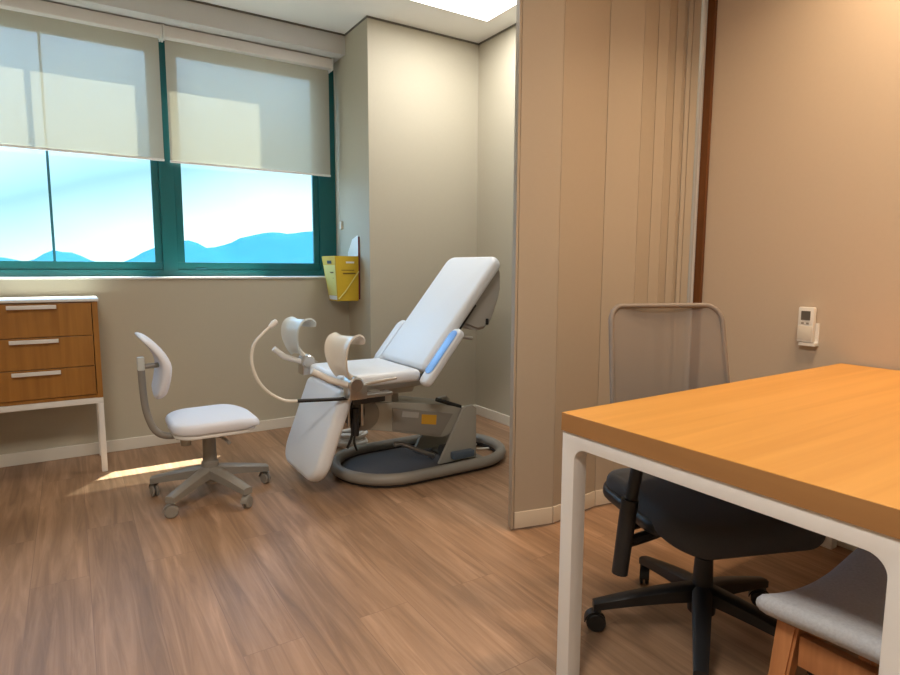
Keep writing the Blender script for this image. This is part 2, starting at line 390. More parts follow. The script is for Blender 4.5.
# ------------------------------------------------------------------ lamps
lt = thing('ceiling_light', 'square white glowing ceiling panel over the exam chair', 'light', (2.105, 3.04, H))
bm = bmesh.new(); x0, x1, y0, y1 = 1.80, 2.41, 2.735, 3.345
for q in ((x0-.012, y0-.012, x1+.012, y0), (x0-.012, y1, x1+.012, y1+.012), (x0-.012, y0, x0, y1), (x1, y0, x1+.012, y1)):
    box(bm, q[0], q[1], H-.007, q[2], q[3], H-.0005)
obj('frame', bm, m_white, lt, smooth=False)
obj('diffuser', B(x0, y0, H-.006, x1, y1, H-.0015), m_lamp, lt, smooth=False)
a = area('panel_lamp', (0, 0, -.012), (0, 0, -1), .58, .58, P_PANEL, COOL); a.parent = lt
def downlight(x, y, power, color, size, label, aim=(0, 0, -1), spread=150):
    t = thing('ceiling_downlight', label, 'light', (x, y, H))
    obj('trim_ring', L((x, y, H-.006), ((size+.02, 0), (size+.02, .004), (size+.012, .0055))), m_white, t)
    obj('diffuser', L((x, y, H-.009), ((size, 0), (size, .006))), m_lampw, t)
    a = area('warm_lamp', (0, 0, -.014), aim, size*2, size*2, power, color, spread); a.data.shape = 'DISK'; a.parent = t
    return t
downlight(1.75, .72, P_DESK, WARM, .09, 'round warm ceiling downlight over the middle of the desk')
downlight(2.36, .88, P_WALL, WARM, .06, 'small warm ceiling downlight close to the right wall', spread=120)
fill_panel = thing('ceiling_light', 'square fill panel added out of view to brighten the room', 'light', (-.4, .3, H))  # added fill light, shares the ceiling_light name
obj('diffuser', B(-.7, 0, H-.006, -.1, .6, H-.0015), m_lamp, fill_panel, smooth=False)  # glowing face of the added fill panel
a = area('panel_lamp', (0, 0, -.012), (0, 0, -1), .58, .58, P_FILL, (1, .93, .84)); a.parent = fill_panel  # added fill light that lifts the ambient level of the room

# ------------------------------------------------------------------ blinds
def blind(name, x0, x1, zb, label):
    y = 4.24
    t = thing(name, label, 'blind', ((x0+x1)/2, y, zb), group='roller blinds on the windows')
    obj('fabric', B(x0+.012, y-.0006, zb+.012, x1-.012, y+.0006, 2.56), m_blind, t, smooth=False)
    obj('headrail', B(x0, y-.055, 2.525, x1, y+.03, 2.594, bev=.008), m_white, t)
    obj('bottom_bar', B(x0+.010, y-.007, zb, x1-.010, y+.007, zb+.015, bev=.004), m_sill, t)
    for xb in (x0-.004, x1-.006): obj('bracket', B(xb, y-.06, 2.515, xb+.010, y+.032, 2.597, bev=.002), m_whitep, t)
    return t
blind('roller_blind', -1.30, .562, 1.785, 'cream roller blind half down over the left window')
b2 = blind('roller_blind', .574, 1.668, 1.78, 'cream roller blind half down over the right window')
ch = T([(1.688, 4.205, 2.53), (1.690, 4.205, 1.75), (1.692, 4.207, 1.42)], .0022, seg=6); tube(ch, [(1.688, 4.225, 2.53), (1.690, 4.225, 1.75), (1.692, 4.207, 1.42)], .0022, seg=6)
cl = obj('cord_cleat', B(1.700, 4.165, 1.40, 1.7195, 4.195, 1.46, bev=.006), m_cream); tag(cl, 'small cream cord cleat on the column side by the right window', 'cord cleat')
ch2 = T([(1.689, 4.215, 2.53), (1.698, 4.18, 1.47)], .002, seg=6); ch.free()
obj('cord', ch2, m_cream, b2)

# ------------------------------------------------------------------ folding partition between the two areas
fp = thing('folding_partition', 'tall beige folding partition gathered against the brown jamb', 'partition', (1.6, 1.93, 0))
Pz = [(1.547, 1.915), (1.729, 1.872), (2.028, 1.910), (2.213, 1.880), (2.317, 1.890), (2.380, 1.880), (2.444, 1.890), (2.487, 1.880), (2.524, 1.890), (2.545, 1.878), (2.583, 1.862)]
for a_, b_ in zip(Pz, Pz[1:]):
    d = V((b_[0]-a_[0], b_[1]-a_[1])).normalized(); n_ = V((-d.y, d.x)); g = .0025
    q = [V(a_)+d*g, V(b_)-d*g, V(b_)-d*g+n_*.014, V(a_)+d*g+n_*.014]
    pn = obj('panel', prism(bmesh.new(), [tuple(p) for p in q], 'z', .012, H-.045, bev=.002), m_part, fp)
    q = [V(a_)+d*g-n_*.006, V(b_)-d*g-n_*.006, V(b_)-d*g+n_*.001, V(a_)+d*g+n_*.001]
    obj('bottom_trim', prism(bmesh.new(), [tuple(p) for p in q], 'z', .010, .082, bev=.002), m_partt, pn)
for a_ in Pz[1:-1]:
    obj('hinge', T([(a_[0], a_[1]+.006, .02), (a_[0], a_[1]+.006, H-.05)], .0045, seg=8), m_greyf if False else m_part, fp)
obj('end_post', prism(bmesh.new(), [(1.533, 1.912), (1.5445, 1.912), (1.566, 1.955), (1.552, 1.958)], 'z', .008, H-.045, bev=.003), m_part, fp)
obj('ceiling_track', B(1.50, 1.86, H-.043, 2.598, 1.925, H-.001, bev=.003), m_white, fp)
obj('wall_post', prism(bmesh.new(), [(2.590, 1.836), (2.598, 1.836), (2.598, 1.850), (2.591, 1.850)], 'z', .0, H-.045, bev=.002), m_white, fp, label='narrow white upright at the wall')
jb = struct('trim_5', B(2.580, 1.791, 0, 2.5995, 1.829, H-.001, bev=.002), m_jamb, 'dark brown timber jamb on the right wall', 'jamb')

# ------------------------------------------------------------------ desk
dk = thing('desk', 'white framed desk with orange-brown timber top', 'desk', (1.82, .725, 0))
DX0, DX1, DY0, DY1 = 1.06, 2.575, .338, 1.12
def desk_rot(bm):      # the far right corner sits a little deeper
    return bm
obj('tabletop', B(DX0, DY0, .702, DX1, DY1, .750, bev=.0015), m_desk, dk, smooth=False)
# edge band
bm = B(DX0-.0012, DY0, .7025, DX0-.0002, DY1, .7488)
obj('edge_band', bm, m_edge, dk, smooth=False, label='darker brown edge of the top')
def loop(x0, x1):
    out = rrect(DY1-DY0, .70, .004, cx=(DY0+DY1)/2, cy=.35, n=2)
    yi0, yi1, zi = DY0+.045, DY1-.043, .664
    r = .035
    poly = [(DY1, 0), (DY1, .7005), (DY0, .7005), (DY0, 0), (yi0, 0)]
    for i in range(9):
        a = PI-PI/2*i/8; poly.append((yi0+r+r*math.cos(a), zi-r+r*math.sin(a)))
    for i in range(9):
        a = PI/2-PI/2*i/8; poly.append((yi1-r+r*math.cos(a), zi-r+r*math.sin(a)))
    poly.append((yi1, 0))
    return poly
for xa in (DX0+.004, DX1-.052):
    lg = obj('leg_frame', prism(bmesh.new(), loop(xa, 0), 'x', xa, xa+.046, bev=.002), m_white, dk)
for yy in (DY1-.09, DY0+.05): obj('cross_beam', B(DX0+.05, yy, .662, DX1-.052, yy+.04, .701, bev=.002), m_white, dk)

cr_ = V((DX0, DY1, 0)); dk.location = cr_+Matrix.Rotation(math.radians(.8), 3, 'Z') @ (dk.location-cr_); dk.rotation_euler.z = math.radians(.8)
# ------------------------------------------------------------------ remote control in its wall holder
rc = thing('remote_control', 'white air conditioner remote with a grey screen on the right wall', 'remote control', (2.59, 1.28, .81))
obj('body', B(2.568, 1.252, .820, 2.590, 1.316, .966, bev=.006), m_whitep, rc)
obj('screen', B(2.5665, 1.266, .912, 2.5685, 1.303, .950, bev=.0008), m_lcd, rc, smooth=False)
for yy in (1.270, 1.290): obj('button', B(2.5662, yy, .896, 2.5685, yy+.011, .903, bev=.0008), m_greyp, rc)
obj('lower_cover', B(2.566, 1.256, .830, 2.5685, 1.312, .888, bev=.001), m_cream, rc)
rh = obj('remote_holder', prism(bmesh.new(), [(2.566, .806), (2.5985, .806), (2.5985, .90), (2.5912, .90), (2.5912, .8185), (2.566, .8185)], 'y', 1.240, 1.306, bev=.0015), m_whitep)
box_ = tag(rh, 'white plastic wall holder cradling the remote', 'remote holder')

# ------------------------------------------------------------------ timber cabinet on white legs
cb = thing('drawer_cabinet', 'brown timber drawer cabinet with white top on white legs', 'cabinet', (-.35, 3.86, 0))
CX0, CX1, CY0, CY1 = -.95, .118, 3.69, 4.055
bm = B(CX1-.026, CY0, .416, CX1, CY1, .936, bev=.001); box(bm, CX0, CY0, .416, CX0+.026, CY1, .936, bev=.001)
box(bm, CX0+.026, CY0+.01, .416, CX1-.026, CY1, .434); box(bm, CX0+.026, CY1-.02, .434, CX1-.026, CY1, .936); box(bm, -.435, CY0+.02, .434, -.417, CY1-.02, .936)
box(bm, CX0+.026, CY0+.02, .918, CX1-.026, CY1-.02, .936)
obj('body', bm, m_dress, cb, smooth=False)
obj('top', B(CX0-.006, CY0-.006, .937, CX1+.006, CY1, .951, bev=.003), m_white, cb)
zs = (.436, .592, .757, .932)
for ci, (xa, xb) in enumerate(((-.424, .090), (-.922, -.428))):
    for k in range(3):
        dr = obj('drawer', B(xa+.002, CY0-.001, zs[k]+.0018, xb-.002, CY0+.019, zs[k+1]-.0018, bev=.0012), m_dress, cb, smooth=False)
        hx = xa+.150
        zt = zs[k+1]-.020
        if ci: hx = xa+.14
        bm = B(hx, CY0-.030, zt-.008, hx+.208, CY0-.022, zt+.012, bev=.002); box(bm, hx+.02, CY0-.024, zt-.004, hx+.03, CY0-.0005, zt+.006); box(bm, hx+.178, CY0-.024, zt-.004, hx+.188, CY0-.0005, zt+.006)
        obj('handle', bm, m_white, dr)
bm = B(CX0, CY0, .385, CX1, CY0+.028, .415, bev=.002); box(bm, CX0, CY1-.03, .385, CX1, CY1-.002, .415, bev=.002); box(bm, CX1-.028, CY0+.028, .385, CX1, CY1-.03, .415); box(bm, CX0, CY0+.028, .385, CX0+.028, CY1-.03, .415)
obj('leg_rail', bm, m_white, cb)
for (xx, yy) in ((CX1-.028, CY0), (CX0, CY0), (CX1-.028, CY1-.03), (CX0, CY1-.03)):
    obj('leg', B(xx, yy, 0, xx+.028, yy+.028, .386, bev=.002), m_white, cb)

# ------------------------------------------------------------------ yellow sharps box and its back plate
bp = thing('wall_bracket', 'thin white wall plate with a dark red edge holding the yellow box', 'bracket', (1.715, 3.97, .90))
obj('plate', prism(bmesh.new(), [(3.880, .90), (4.068, .90), (4.068, 1.23), (3.99, 1.32), (3.90, 1.345), (3.880, 1.335)], 'x', 1.7125, 1.7195, bev=.001), m_whitep, bp)
obj('edge_strip', B(1.7085, 3.8755, .90, 1.7195, 3.8795, 1.335), m_red, bp, smooth=False, label='dark red front edge')
sx = thing('sharps_box', 'yellow cardboard sharps box hung on the column side', 'box', (1.62, 3.96, .885))
def hexa(c):   # eight corners, bottom then top, anticlockwise
    bm = bmesh.new(); vs = [bm.verts.new(p) for p in c]
    for q in ((3,2,1,0),(4,5,6,7),(0,1,5,4),(1,2,6,5),(2,3,7,6),(3,0,4,7)): bm.faces.new([vs[i] for i in q])
    return bm
bx0 = ((1.550, 3.872, .890), (1.706, 3.872, .890), (1.706, 4.05, .890), (1.550, 4.03, .890), (1.532, 3.865, 1.200), (1.706, 3.865, 1.200), (1.706, 4.070, 1.200), (1.512, 4.070, 1.200))
bm = hexa(bx0); bmesh.ops.bevel(bm, geom=bm.edges[:], offset=.003, segments=2, affect='EDGES')
obj('carton', bm, m_yel, sx)
def on_front(u0, w0, u1, w1, M, name, d=.0015):   # patch on the face towards the room; u across 0..1, w up 0..1
    def p(u, w, o): 
        a = V(bx0[0]).lerp(V(bx0[1]), u); b = V(bx0[4]).lerp(V(bx0[5]), u); q = a.lerp(b, w); q.y -= o; return q
    return obj(name, hexa([p(u0,w0,d),p(u1,w0,d),p(u1,w0,.0003),p(u0,w0,.0003),p(u0,w1,d),p(u1,w1,d),p(u1,w1,.0003),p(u0,w1,.0003)]), M, sx, smooth=False)
def on_side(u0, w0, u1, w1, M, name, d=.0015):
    def p(u, w, o):
        a = V(bx0[0]).lerp(V(bx0[3]), u); b = V(bx0[4]).lerp(V(bx0[7]), u); q = a.lerp(b, w); q.x -= o; return q
    return obj(name, hexa([p(u0,w0,.0003),p(u1,w0,.0003),p(u1,w0,d),p(u0,w0,d),p(u0,w1,.0003),p(u1,w1,.0003),p(u1,w1,d),p(u0,w1,d)]), M, sx, smooth=False)
on_side(.04, .13, .94, .80, m_yel2, 'side_label'); on_side(.30, .83, .62, .90, m_black, 'hand_slot')
on_side(.04, .03, .9, .12, m_sill, 'bottom_label')
on_front(.45, .84, .80, .88, m_sill, 'lid_label'); on_front(.30, .60, .86, .63, m_ink, 'printed_line'); on_front(.24, .68, .80, .695, m_ink, 'printed_line')
on_side(.2, .62, .75, .65, m_ink, 'printed_line'); on_side(.25, .5, .7, .52, m_ink, 'printed_line')
obj('strap', T([(1.553, 3.862, .905), (1.60, 3.858, .955), (1.704, 3.860, 1.095)], .0042, seg=8), m_yel2, sx, label='pale cord slanting across the box')

# ------------------------------------------------------------------ examination chair
ex = thing('exam_chair', 'white reclining gynaecological exam chair with leg rests on an oval base', 'exam chair', (1.75, 2.9, 0))
NY, FY, MY = 2.635, 3.135, 2.885
def stadium(cx, cy, hl, r, z, n=14):
    out = []
    for k in range(n+1): a = -PI/2+PI*k/n; out.append((cx+hl+r*math.cos(a), cy+r*math.sin(a), z))
    for k in range(n+1): a = PI/2+PI*k/n; out.append((cx-hl+r*math.cos(a), cy+r*math.sin(a), z))
    return out
rx = stadium(1.655, 2.905, .215, .290, .045)
ring = obj('base_ring', T(rx, .030, seg=14, closed=True), m_greyp, ex)
obj('ring_skirt', tube(bmesh.new(), [V(p)-V((0,0,.024)) for p in stadium(1.655, 2.905, .215, .284, .045)], .020, seg=8, closed=True), m_dark, ring)
def stad2(x0, x1, r):
    return [(x0-0+r*math.cos(PI/2+PI*k/12), 2.905+r*math.sin(PI/2+PI*k/12)) for k in range(13)]+[(x1, 2.905-r), (x1, 2.905+r)]
obj('foot_mat', prism(bmesh.new(), stad2(1.445, 1.80, .262), 'z', .004, .022, bev=.003), m_mat, ex, label='dark grey mat inside the ring')
bm = B(1.80, MY-.24, .004, 1.97, MY+.26, .034, bev=.004)
obj('base_plate', bm, m_greyp, ex)
# triangular side cheeks of the base
for yy in (2.735, 3.02):
    obj('base_cheek', prism(bmesh.new(), [(1.675, .036), (1.925, .036), (1.925, .325), (1.90, .345), (1.855, .342), (1.835, .325)], 'y', yy, yy+.022, bev=.004), m_greym, ex)
obj('pedal', B(1.745, 2.690, .058, 1.885, 2.734, .098, bev=.010), m_bluem, ex, label='dusty blue pedal block')
obj('motor', T([(1.73, 2.80, .085), (1.93, 2.80, .085)], .038, seg=18), m_dark, ex)
obj('drive_rod', T([(1.46, 2.86, .150), (1.50, 2.86, .150), (1.70, 2.84, .050)], .014, seg=10), m_chrome, ex)
# lifting arm: sloping steel housing
arm = obj('lift_arm', prism(bmesh.new(), [(1.27, .285), (1.72, .175), (1.80, .20), (1.86, .318), (1.84, .338), (1.60, .385), (1.27, .432)], 'y', 2.765, 2.985, bev=.008), m_greym, ex)
obj('cover_plate', prism(bmesh.new(), [(1.40, .262), (1.70, .190), (1.78, .305), (1.40, .385)], 'y', 2.760, 2.7648, bev=.001), m_greyp, arm)
obj('rating_plate', prism(bmesh.new(), [(1.455, .330), (1.555, .310), (1.560, .340), (1.46, .360)], 'y', 2.7575, 2.7598), m_shell, arm, smooth=False, label='small grey printed plate')
obj('warning_label', prism(bmesh.new(), [(1.575, .275), (1.668, .258), (1.672, .312), (1.578, .328)], 'y', 2.7575, 2.7598), m_ora, arm, smooth=False, label='orange warning label')
obj('gas_strut', T([(1.68, 2.775, .395), (1.84, 2.775, .335)], .012, seg=10), m_black, ex, label='short black strut on the arm')
# head of the lift: round joint, column and saddle
obj('pivot_hub', L((1.245, 2.758, .365), ((.0, 0), (.070, .0), (.082, .008), (.082, .225), (.070, .233), (0, .233)), axis=(0, 1, 0)), m_greyp, ex)
bm = B(1.30, 2.80, .36, 1.46, 2.97, .475, bev=.01)
hd = obj('lift_head', bm, m_greyp, ex)
obj('switch_box', B(1.335, 2.775, .385, 1.405, 2.7995, .455, bev=.006), m_pale, hd)
obj('saddle', prism(bmesh.new(), [(1.14, .470), (1.50, .470), (1.53, .530), (1.12, .530)], 'y', 2.72, 3.05, bev=.006), m_greym, ex)
for yy in (2.675, 3.07): obj('seat_rail', B(1.10, yy, .508, 1.52, yy+.025, .538, bev=.003), m_chrome, ex)
obj('tilt_mechanism', B(1.15, 2.70, .440, 1.33, 2.80, .5075, bev=.008), m_dark, ex)
# cushions
s_ = pad(bmesh.new(), (1.29, MY, .600), (1, 0, 0), (0, 1, 0), rrect(.44, .50, (.03, .05, .05, .03)), .062, bev=.026)
obj('seat', s_, m_vinyl, ex)
ub = V((.465, 0, .567)).normalized()
s_ = pad(bmesh.new(), V((1.502, MY, .602))+ub*.386, ub, (0, 1, 0), rrect(.763, .50, (.06, .03, .03, .06)), .066, bev=.026)
bk = obj('backrest', s_, m_vinyl, ex)
uf = V((.16, 0, .43)).normalized()
s_ = pad(bmesh.new(), V((1.070, MY, .535))-uf*.232, uf, (0, 1, 0), rrect(.475, .50, (.04, .11, .11, .04), n=8), .075, bev=.028)
obj('footrest', s_, m_vinyl, ex)
un = uf.cross(V((0, 1, 0)))
# metal carrier of the footrest
for yy in (2.80, 2.98): obj('footrest_arm', T([(1.135, yy, .50), (1.125, yy, .42), (1.10, yy, .30)], .011), m_chrome, ex)
# grey moulded shell behind the back
def hull(pts, y0, y1, inset):
    bm = bmesh.new()
    a = [bm.verts.new((p[0], y0, p[1])) for p in pts]; b = [bm.verts.new((p[0], y1, p[1])) for p in pts]
    bm.faces.new(a); bm.faces.new(b[::-1]); k = len(pts)
    for i in range(k): bm.faces.new((a[i], b[i], b[(i+1) % k], a[(i+1) % k]))
    bmesh.ops.recalc_face_normals(bm, faces=bm.faces)
    bmesh.ops.bevel(bm, geom=bm.edges[:], offset=inset, segments=3, affect='EDGES')
    return bm
sh = obj('back_shell', hull([(1.80, .885), (2.035, 1.135), (2.065, 1.12), (2.065, .985), (2.015, .85), (1.975, .785), (1.90, .772), (1.79, .815)], 2.70, 3.07, .018), m_shell, bk)
obj('shell_vent', B(1.955, 2.692, .805, 1.973, 2.6995, .840, bev=.004), m_black, sh)
for yy in (2.70, 3.07): obj('back_frame', T([(1.50, yy, .53), (1.60, yy, .585), (1.80, yy, .82), (1.88, yy, .92)], .012), m_dark, ex)
obj('back_actuator', T([V((1.46, 2.885, .50)), V((1.62, 2.885, .62)), V((1.84, 2.885, .84))], [.026, .024, .018]), m_greym, ex)
obj('release_knob', T([V((1.76, 2.64, .755)), V((1.815, 2.625, .745))], .011), m_chrome, ex)
# arm rests, one each side, parallel to the back
for s, y in ((-1, 2.585), (1, 3.185)):
    na = V((-ub.z, 0, ub.x))
    c = V((1.592, y, .668))
    ar = obj('armrest', pad(bmesh.new(), c+na*.012, ub, (0, 1, 0), rrect(.350, .085, .036, n=7), .042, bev=.014), m_vinyl, ex)
    obj('armrest_pad', pad(bmesh.new(), c+ub*.02+na*.0165, ub, (0, 1, 0), rrect(.270, .066, .030, n=7), .0042, bev=.0015, seg=2), m_skytint if s < 0 else m_vinyl, ar)  # near pad carries the painted sky reflection, far pad stays white
    obj('armrest_bracket', T([V((1.53, y-s*.02, .57)), V((1.53, y-s*.085, .545))], .010), m_chrome, ar)
# leg rests: curved troughs on adjustable clamps
def trough(c, wy, tilt, th=.009):
    """curved sheet: lip, rounded top and long outer wall in the X-Z plane, wy long across, edges rolled out"""
    bm = bmesh.new(); c = V(c); grid = []
    prof = smooth_path([(.066, 0, .036), (.056, 0, .056), (.034, 0, .074), (.008, 0, .080), (-.030, 0, .068), (-.054, 0, .036), (-.060, 0, -.005), (-.055, 0, -.045), (-.042, 0, -.085), (-.022, 0, -.118)], 3)
    prof = [V((p.x*.92, 0, p.z*.93)) for p in prof]
    n = len(prof)-1
    for i, p0 in enumerate(prof):
        k = i/n; row = []
        w = wy*(1-.50*max(0, (k-.45)/.55)**1.5-.22*max(0, (.2-k)/.2)**2)
        d = V((p0.x, 0, p0.z)); d = d.normalized() if d.length else V((0, 0, 1))
        for j in range(9):
            t = j/8-.5
            p = V((p0.x, t*w, p0.z))+d*.011*abs(2*t)**4
            row.append(bm.verts.new(c+Matrix.Rotation(tilt, 3, 'Z') @ p))
        grid.append(row)
    for a_, b_ in zip(grid, grid[1:]):
        for j in range(8): bm.faces.new((a_[j], a_[j+1], b_[j+1], b_[j]))
    bmesh.ops.recalc_face_normals(bm, faces=bm.faces)
    bmesh.ops.solidify(bm, geom=bm.faces[:], thickness=th)
    return bm
def leg_holder(cx, cy, cz, side, M, lab):
    q = obj('leg_rest', trough((cx-.018, cy, cz-.008), .150, math.radians(24 if side < 0 else 20)), M, ex, ang=60, label=lab)
    # stem under the trough, ball clamp, locking handle
    obj('stem', T(smooth_path([(cx-.032, cy, cz-.085), (cx-.012, cy, cz-.115), (cx+.030, cy-.0, cz-.155)]), .014), m_cream, q)
    cl = obj('clamp', L((cx+.020, cy-.045, cz-.165), ((0, 0), (.030, 0), (.038, .008), (.038, .082), (.030, .09), (0, .09)), axis=(0, 1, 0)), m_chrome, q)
    obj('clamp_block', B(cx-.015, cy-.042, cz-.235, cx+.075, cy+.042, cz-.165, bev=.008), m_chrome, q)
    obj('locking_handle', T([(cx-.185 if side < 0 else cx-.160, cy-.01, cz-.082), (cx-.105, cy-.01, cz-.130), (cx-.010, cy-.01, cz-.165)], [.014, .016, .014]), m_whitep, q, label='white locking handle')
    return q
leg_holder(1.085, 2.585, .738, -1, m_cream, 'cream leg rest nearer the room')
leg_holder(1.052, 3.150, .775, 1, m_pale, 'pale grey leg rest nearer the windows')
obj('side_rail', B(1.085, 2.555, .503, 1.30, 2.615, .520, bev=.004), m_chrome, ex); obj('side_rail', B(1.085, 3.12, .540, 1.30, 3.18, .557, bev=.004), m_chrome, ex)
bm = T([(1.12, 2.585, .51), (1.12, 2.585, .545)], .012, seg=8)
obj('rail_post', bm, m_chrome, ex)
obj('bracket', B(1.22, 2.60, .500, 1.27, 2.72, .516, bev=.003), m_greym, ex)
obj('bracket', B(1.22, 3.05, .520, 1.27, 3.14, .536, bev=.003), m_greym, ex)
obj('side_lever', T([(1.11, 2.575, .560), (1.21, 2.560, .577), (1.315, 2.545, .588)], [.006, .008, .006], seg=8), m_chrome, ex)
# gooseneck tube: black sleeve, then pale tube up to a small tip
obj('gooseneck_sleeve', T([(1.22, 2.64, .498), (1.05, 2.62, .500), (.858, 2.66, .506)], .0085, seg=10), m_black, ex)
gp = [(.860, 2.66, .506), (.80, 2.68, .512), (.735, 2.70, .555), (.690, 2.71, .620), (.672, 2.72, .700), (.686, 2.73, .770), (.730, 2.74, .818), (.770, 2.75, .850)]
gn = obj('gooseneck_tube', T(smooth_path(gp, 6), .0075, seg=10), m_cream, ex)
obj('lamp_tip', T([(.766, 2.749, .846), (.785, 2.752, .862), (.800, 2.755, .872)], [.010, .015, .012], seg=14), m_whitep, gn)
# hanging cables and stems under the front
bm = T(smooth_path([(1.16, 2.74, .50), (1.15, 2.74, .40), (1.17, 2.76, .28), (1.155, 2.79, .20)]), .007)
obj('cable', bm, m_dark, ex)
obj('cable', T(smooth_path([(1.20, 2.74, .50), (1.225, 2.74, .38), (1.19, 2.78, .25), (1.22, 2.82, .17)]), .006), m_dark, ex)
obj('stem_tube', T([(1.135, 2.72, .515), (1.135, 2.72, .33)], .009), m_chrome, ex)
obj('stem_tube', T([(1.205, 2.715, .515), (1.205, 2.715, .33)], .009), m_chrome, ex)
obj('stem_damper', T([(1.17, 2.718, .42), (1.17, 2.718, .28)], .018), m_black, ex)

# white hose lying in coils behind the base ring
co = bmesh.new()
pts = []
for k in range(150):
    a = k*.30; rr = .070+.012*math.sin(k*.37); pts.append((1.44+rr*1.25*math.cos(a), 3.42+rr*math.sin(a), .012+.088*k/150))
tube(co, pts, .011, seg=8)
tag(obj('hose_coil', co, m_whitep), 'coiled white hose lying on the floor behind the oval base', 'hose')
pc = T(smooth_path([(2.10, 3.10, .080), (2.16, 3.02, .088), (2.20, 2.95, .015), (2.30, 2.90, .012), (2.33, 2.98, .012), (2.28, 3.06, .012)]), .007, seg=8)
obj('power_cable', T(smooth_path([(1.97, 2.98, .028), (2.05, 2.97, .014), (2.16, 3.02, .012), (2.22, 2.96, .012), (2.17, 2.90, .012), (2.06, 2.92, .012)]), .006, seg=8), m_cream, ex)
pc.free()

# ------------------------------------------------------------------ castor chairs: shared pieces
def spoke_bm(a, r, z0, z1, w0, w1, t0, t1):
    bm = bmesh.new(); rings = []
    for k in range(7):
        t = k/6; x = r*t; z = z0+(z1-z0)*(t**1.3); w = w0+(w1-w0)*t; th = t0+(t1-t0)*t
        rings.append([bm.verts.new((x, sy*w/2, z+sz*th/2)) for sy, sz in ((1, -1), (1, .6), (.6, 1), (-.6, 1), (-1, .6), (-1, -1))])
    for A_, B_ in zip(rings, rings[1:]):
        for k in range(6): bm.faces.new((A_[k], A_[(k+1) % 6], B_[(k+1) % 6], B_[k]))
    bm.faces.new(rings[0][::-1]); bm.faces.new(rings[-1])
    bmesh.ops.rotate(bm, verts=bm.verts, matrix=Matrix.Rotation(a, 3, 'Z'))
    return bm
def castor(parent, a, r, rad, turn, M_hood, M_wheel, stem_top):
    c = V((r*math.cos(a), r*math.sin(a), 0)); ax = V((math.cos(turn), math.sin(turn), 0)); fwd = V((-ax.y, ax.x, 0))
    bm = bmesh.new(); w = rad*.42
    for s in (-1, 1):
        lathe(bm, c+V((0, 0, rad))+ax*(s*w*.25 if s > 0 else -w*1.25), ((0, 0), (rad*.85, 0), (rad, rad*.15), (rad, w-rad*.15), (rad*.85, w), (0, w)), seg=18, axis=ax)
    o = obj('castor_wheel', bm, M_wheel, parent, local=True)
    hb = bmesh.new()   # half-round hood over the wheels
    n = 8
    ra = [rad*1.12]*(n+1); pts = [(math.cos(PI*.02+PI*.62*k/n), math.sin(PI*.02+PI*.62*k/n)) for k in range(n+1)]
    outer = [c+V((0, 0, rad))+fwd*p[0]*rad*1.12+V((0, 0, p[1]*rad*1.12)) for p in pts]
    v0 = [hb.verts.new(p+ax*w*1.28) for p in outer]; v1 = [hb.verts.new(p-ax*w*1.28) for p in outer]
    for k in range(n): hb.faces.new((v0[k], v0[k+1], v1[k+1], v1[k]))
    bmesh.ops.recalc_face_normals(hb, faces=hb.faces); bmesh.ops.solidify(hb, geom=hb.faces[:], thickness=-.003)
    tube(hb, [c+V((0, 0, rad*1.9)), c+V((0, 0, stem_top))], .006, seg=8)
    obj('castor_hood', hb, M_hood, o, local=True)

# ------------------------------------------------------------------ low stool with a small back
st = thing('task_stool', 'low pale fabric castor chair with small backrest beside the cabinet', 'chair', (.530, 3.02, 0), 0)
for k, tn in enumerate((.4, 1.9, .2, 1.4, 2.4)):
    a = math.radians(6+72*k)
    sp_ = obj('base_spoke', spoke_bm(a, .285, .130, .084, .068, .046, .055, .032), m_greyp, st, local=True)
    castor(sp_, a, .275, .029, tn, m_greyp, m_greyp, .085)
obj('gas_column', L((0, 0, .075), ((0, 0), (.040, 0), (.040, .10), (.033, .105), (.030, .235), (.022, .240), (.022, .262), (0, .262))), m_greyp, st, local=True)
obj('mechanism', B(-.15, -.035, .310, .09, .035, .338, bev=.006), m_greyp, st, local=True)
obj('knob', L((-.105, 0, .272), ((0, 0), (.022, 0), (.024, .006), (.024, .034), (0, .036))), m_greym, st, local=True)
obj('lever', T([(.02, -.03, .315), (.05, -.12, .308), (.06, -.17, .300)], [.006, .006, .009], seg=8), m_greyp, st, local=True)
s_ = pad(bmesh.new(), (.022, 0, .402), (1, 0, 0), (0, 1, 0), rrect(.40, .40, (.13, .10, .10, .13), n=10), .045, bev=.020, seg=5)
for v in s_.verts: v.co.z += .012*(1-min(1, (v.co.x-.02)**2/.04)) - .018*max(0, (v.co.x-.10)/.12)**2 if v.co.z > .37 else 0
se = obj('seat', s_, m_fabricw, st, local=True, ang=60)
obj('seat_shell', pad(bmesh.new(), (.018, 0, .3575), (1, 0, 0), (0, 1, 0), rrect(.375, .375, (.12, .09, .09, .12), n=10), .018, bev=.006, seg=2), m_whitep, se, local=True)
obj('back_bar', T(smooth_path([(-.10, 0, .327), (-.185, 0, .330), (-.235, 0, .365), (-.265, 0, .45), (-.275, 0, .55), (-.278, 0, .655)], 5), .016, seg=10), m_greyp, st, local=True)
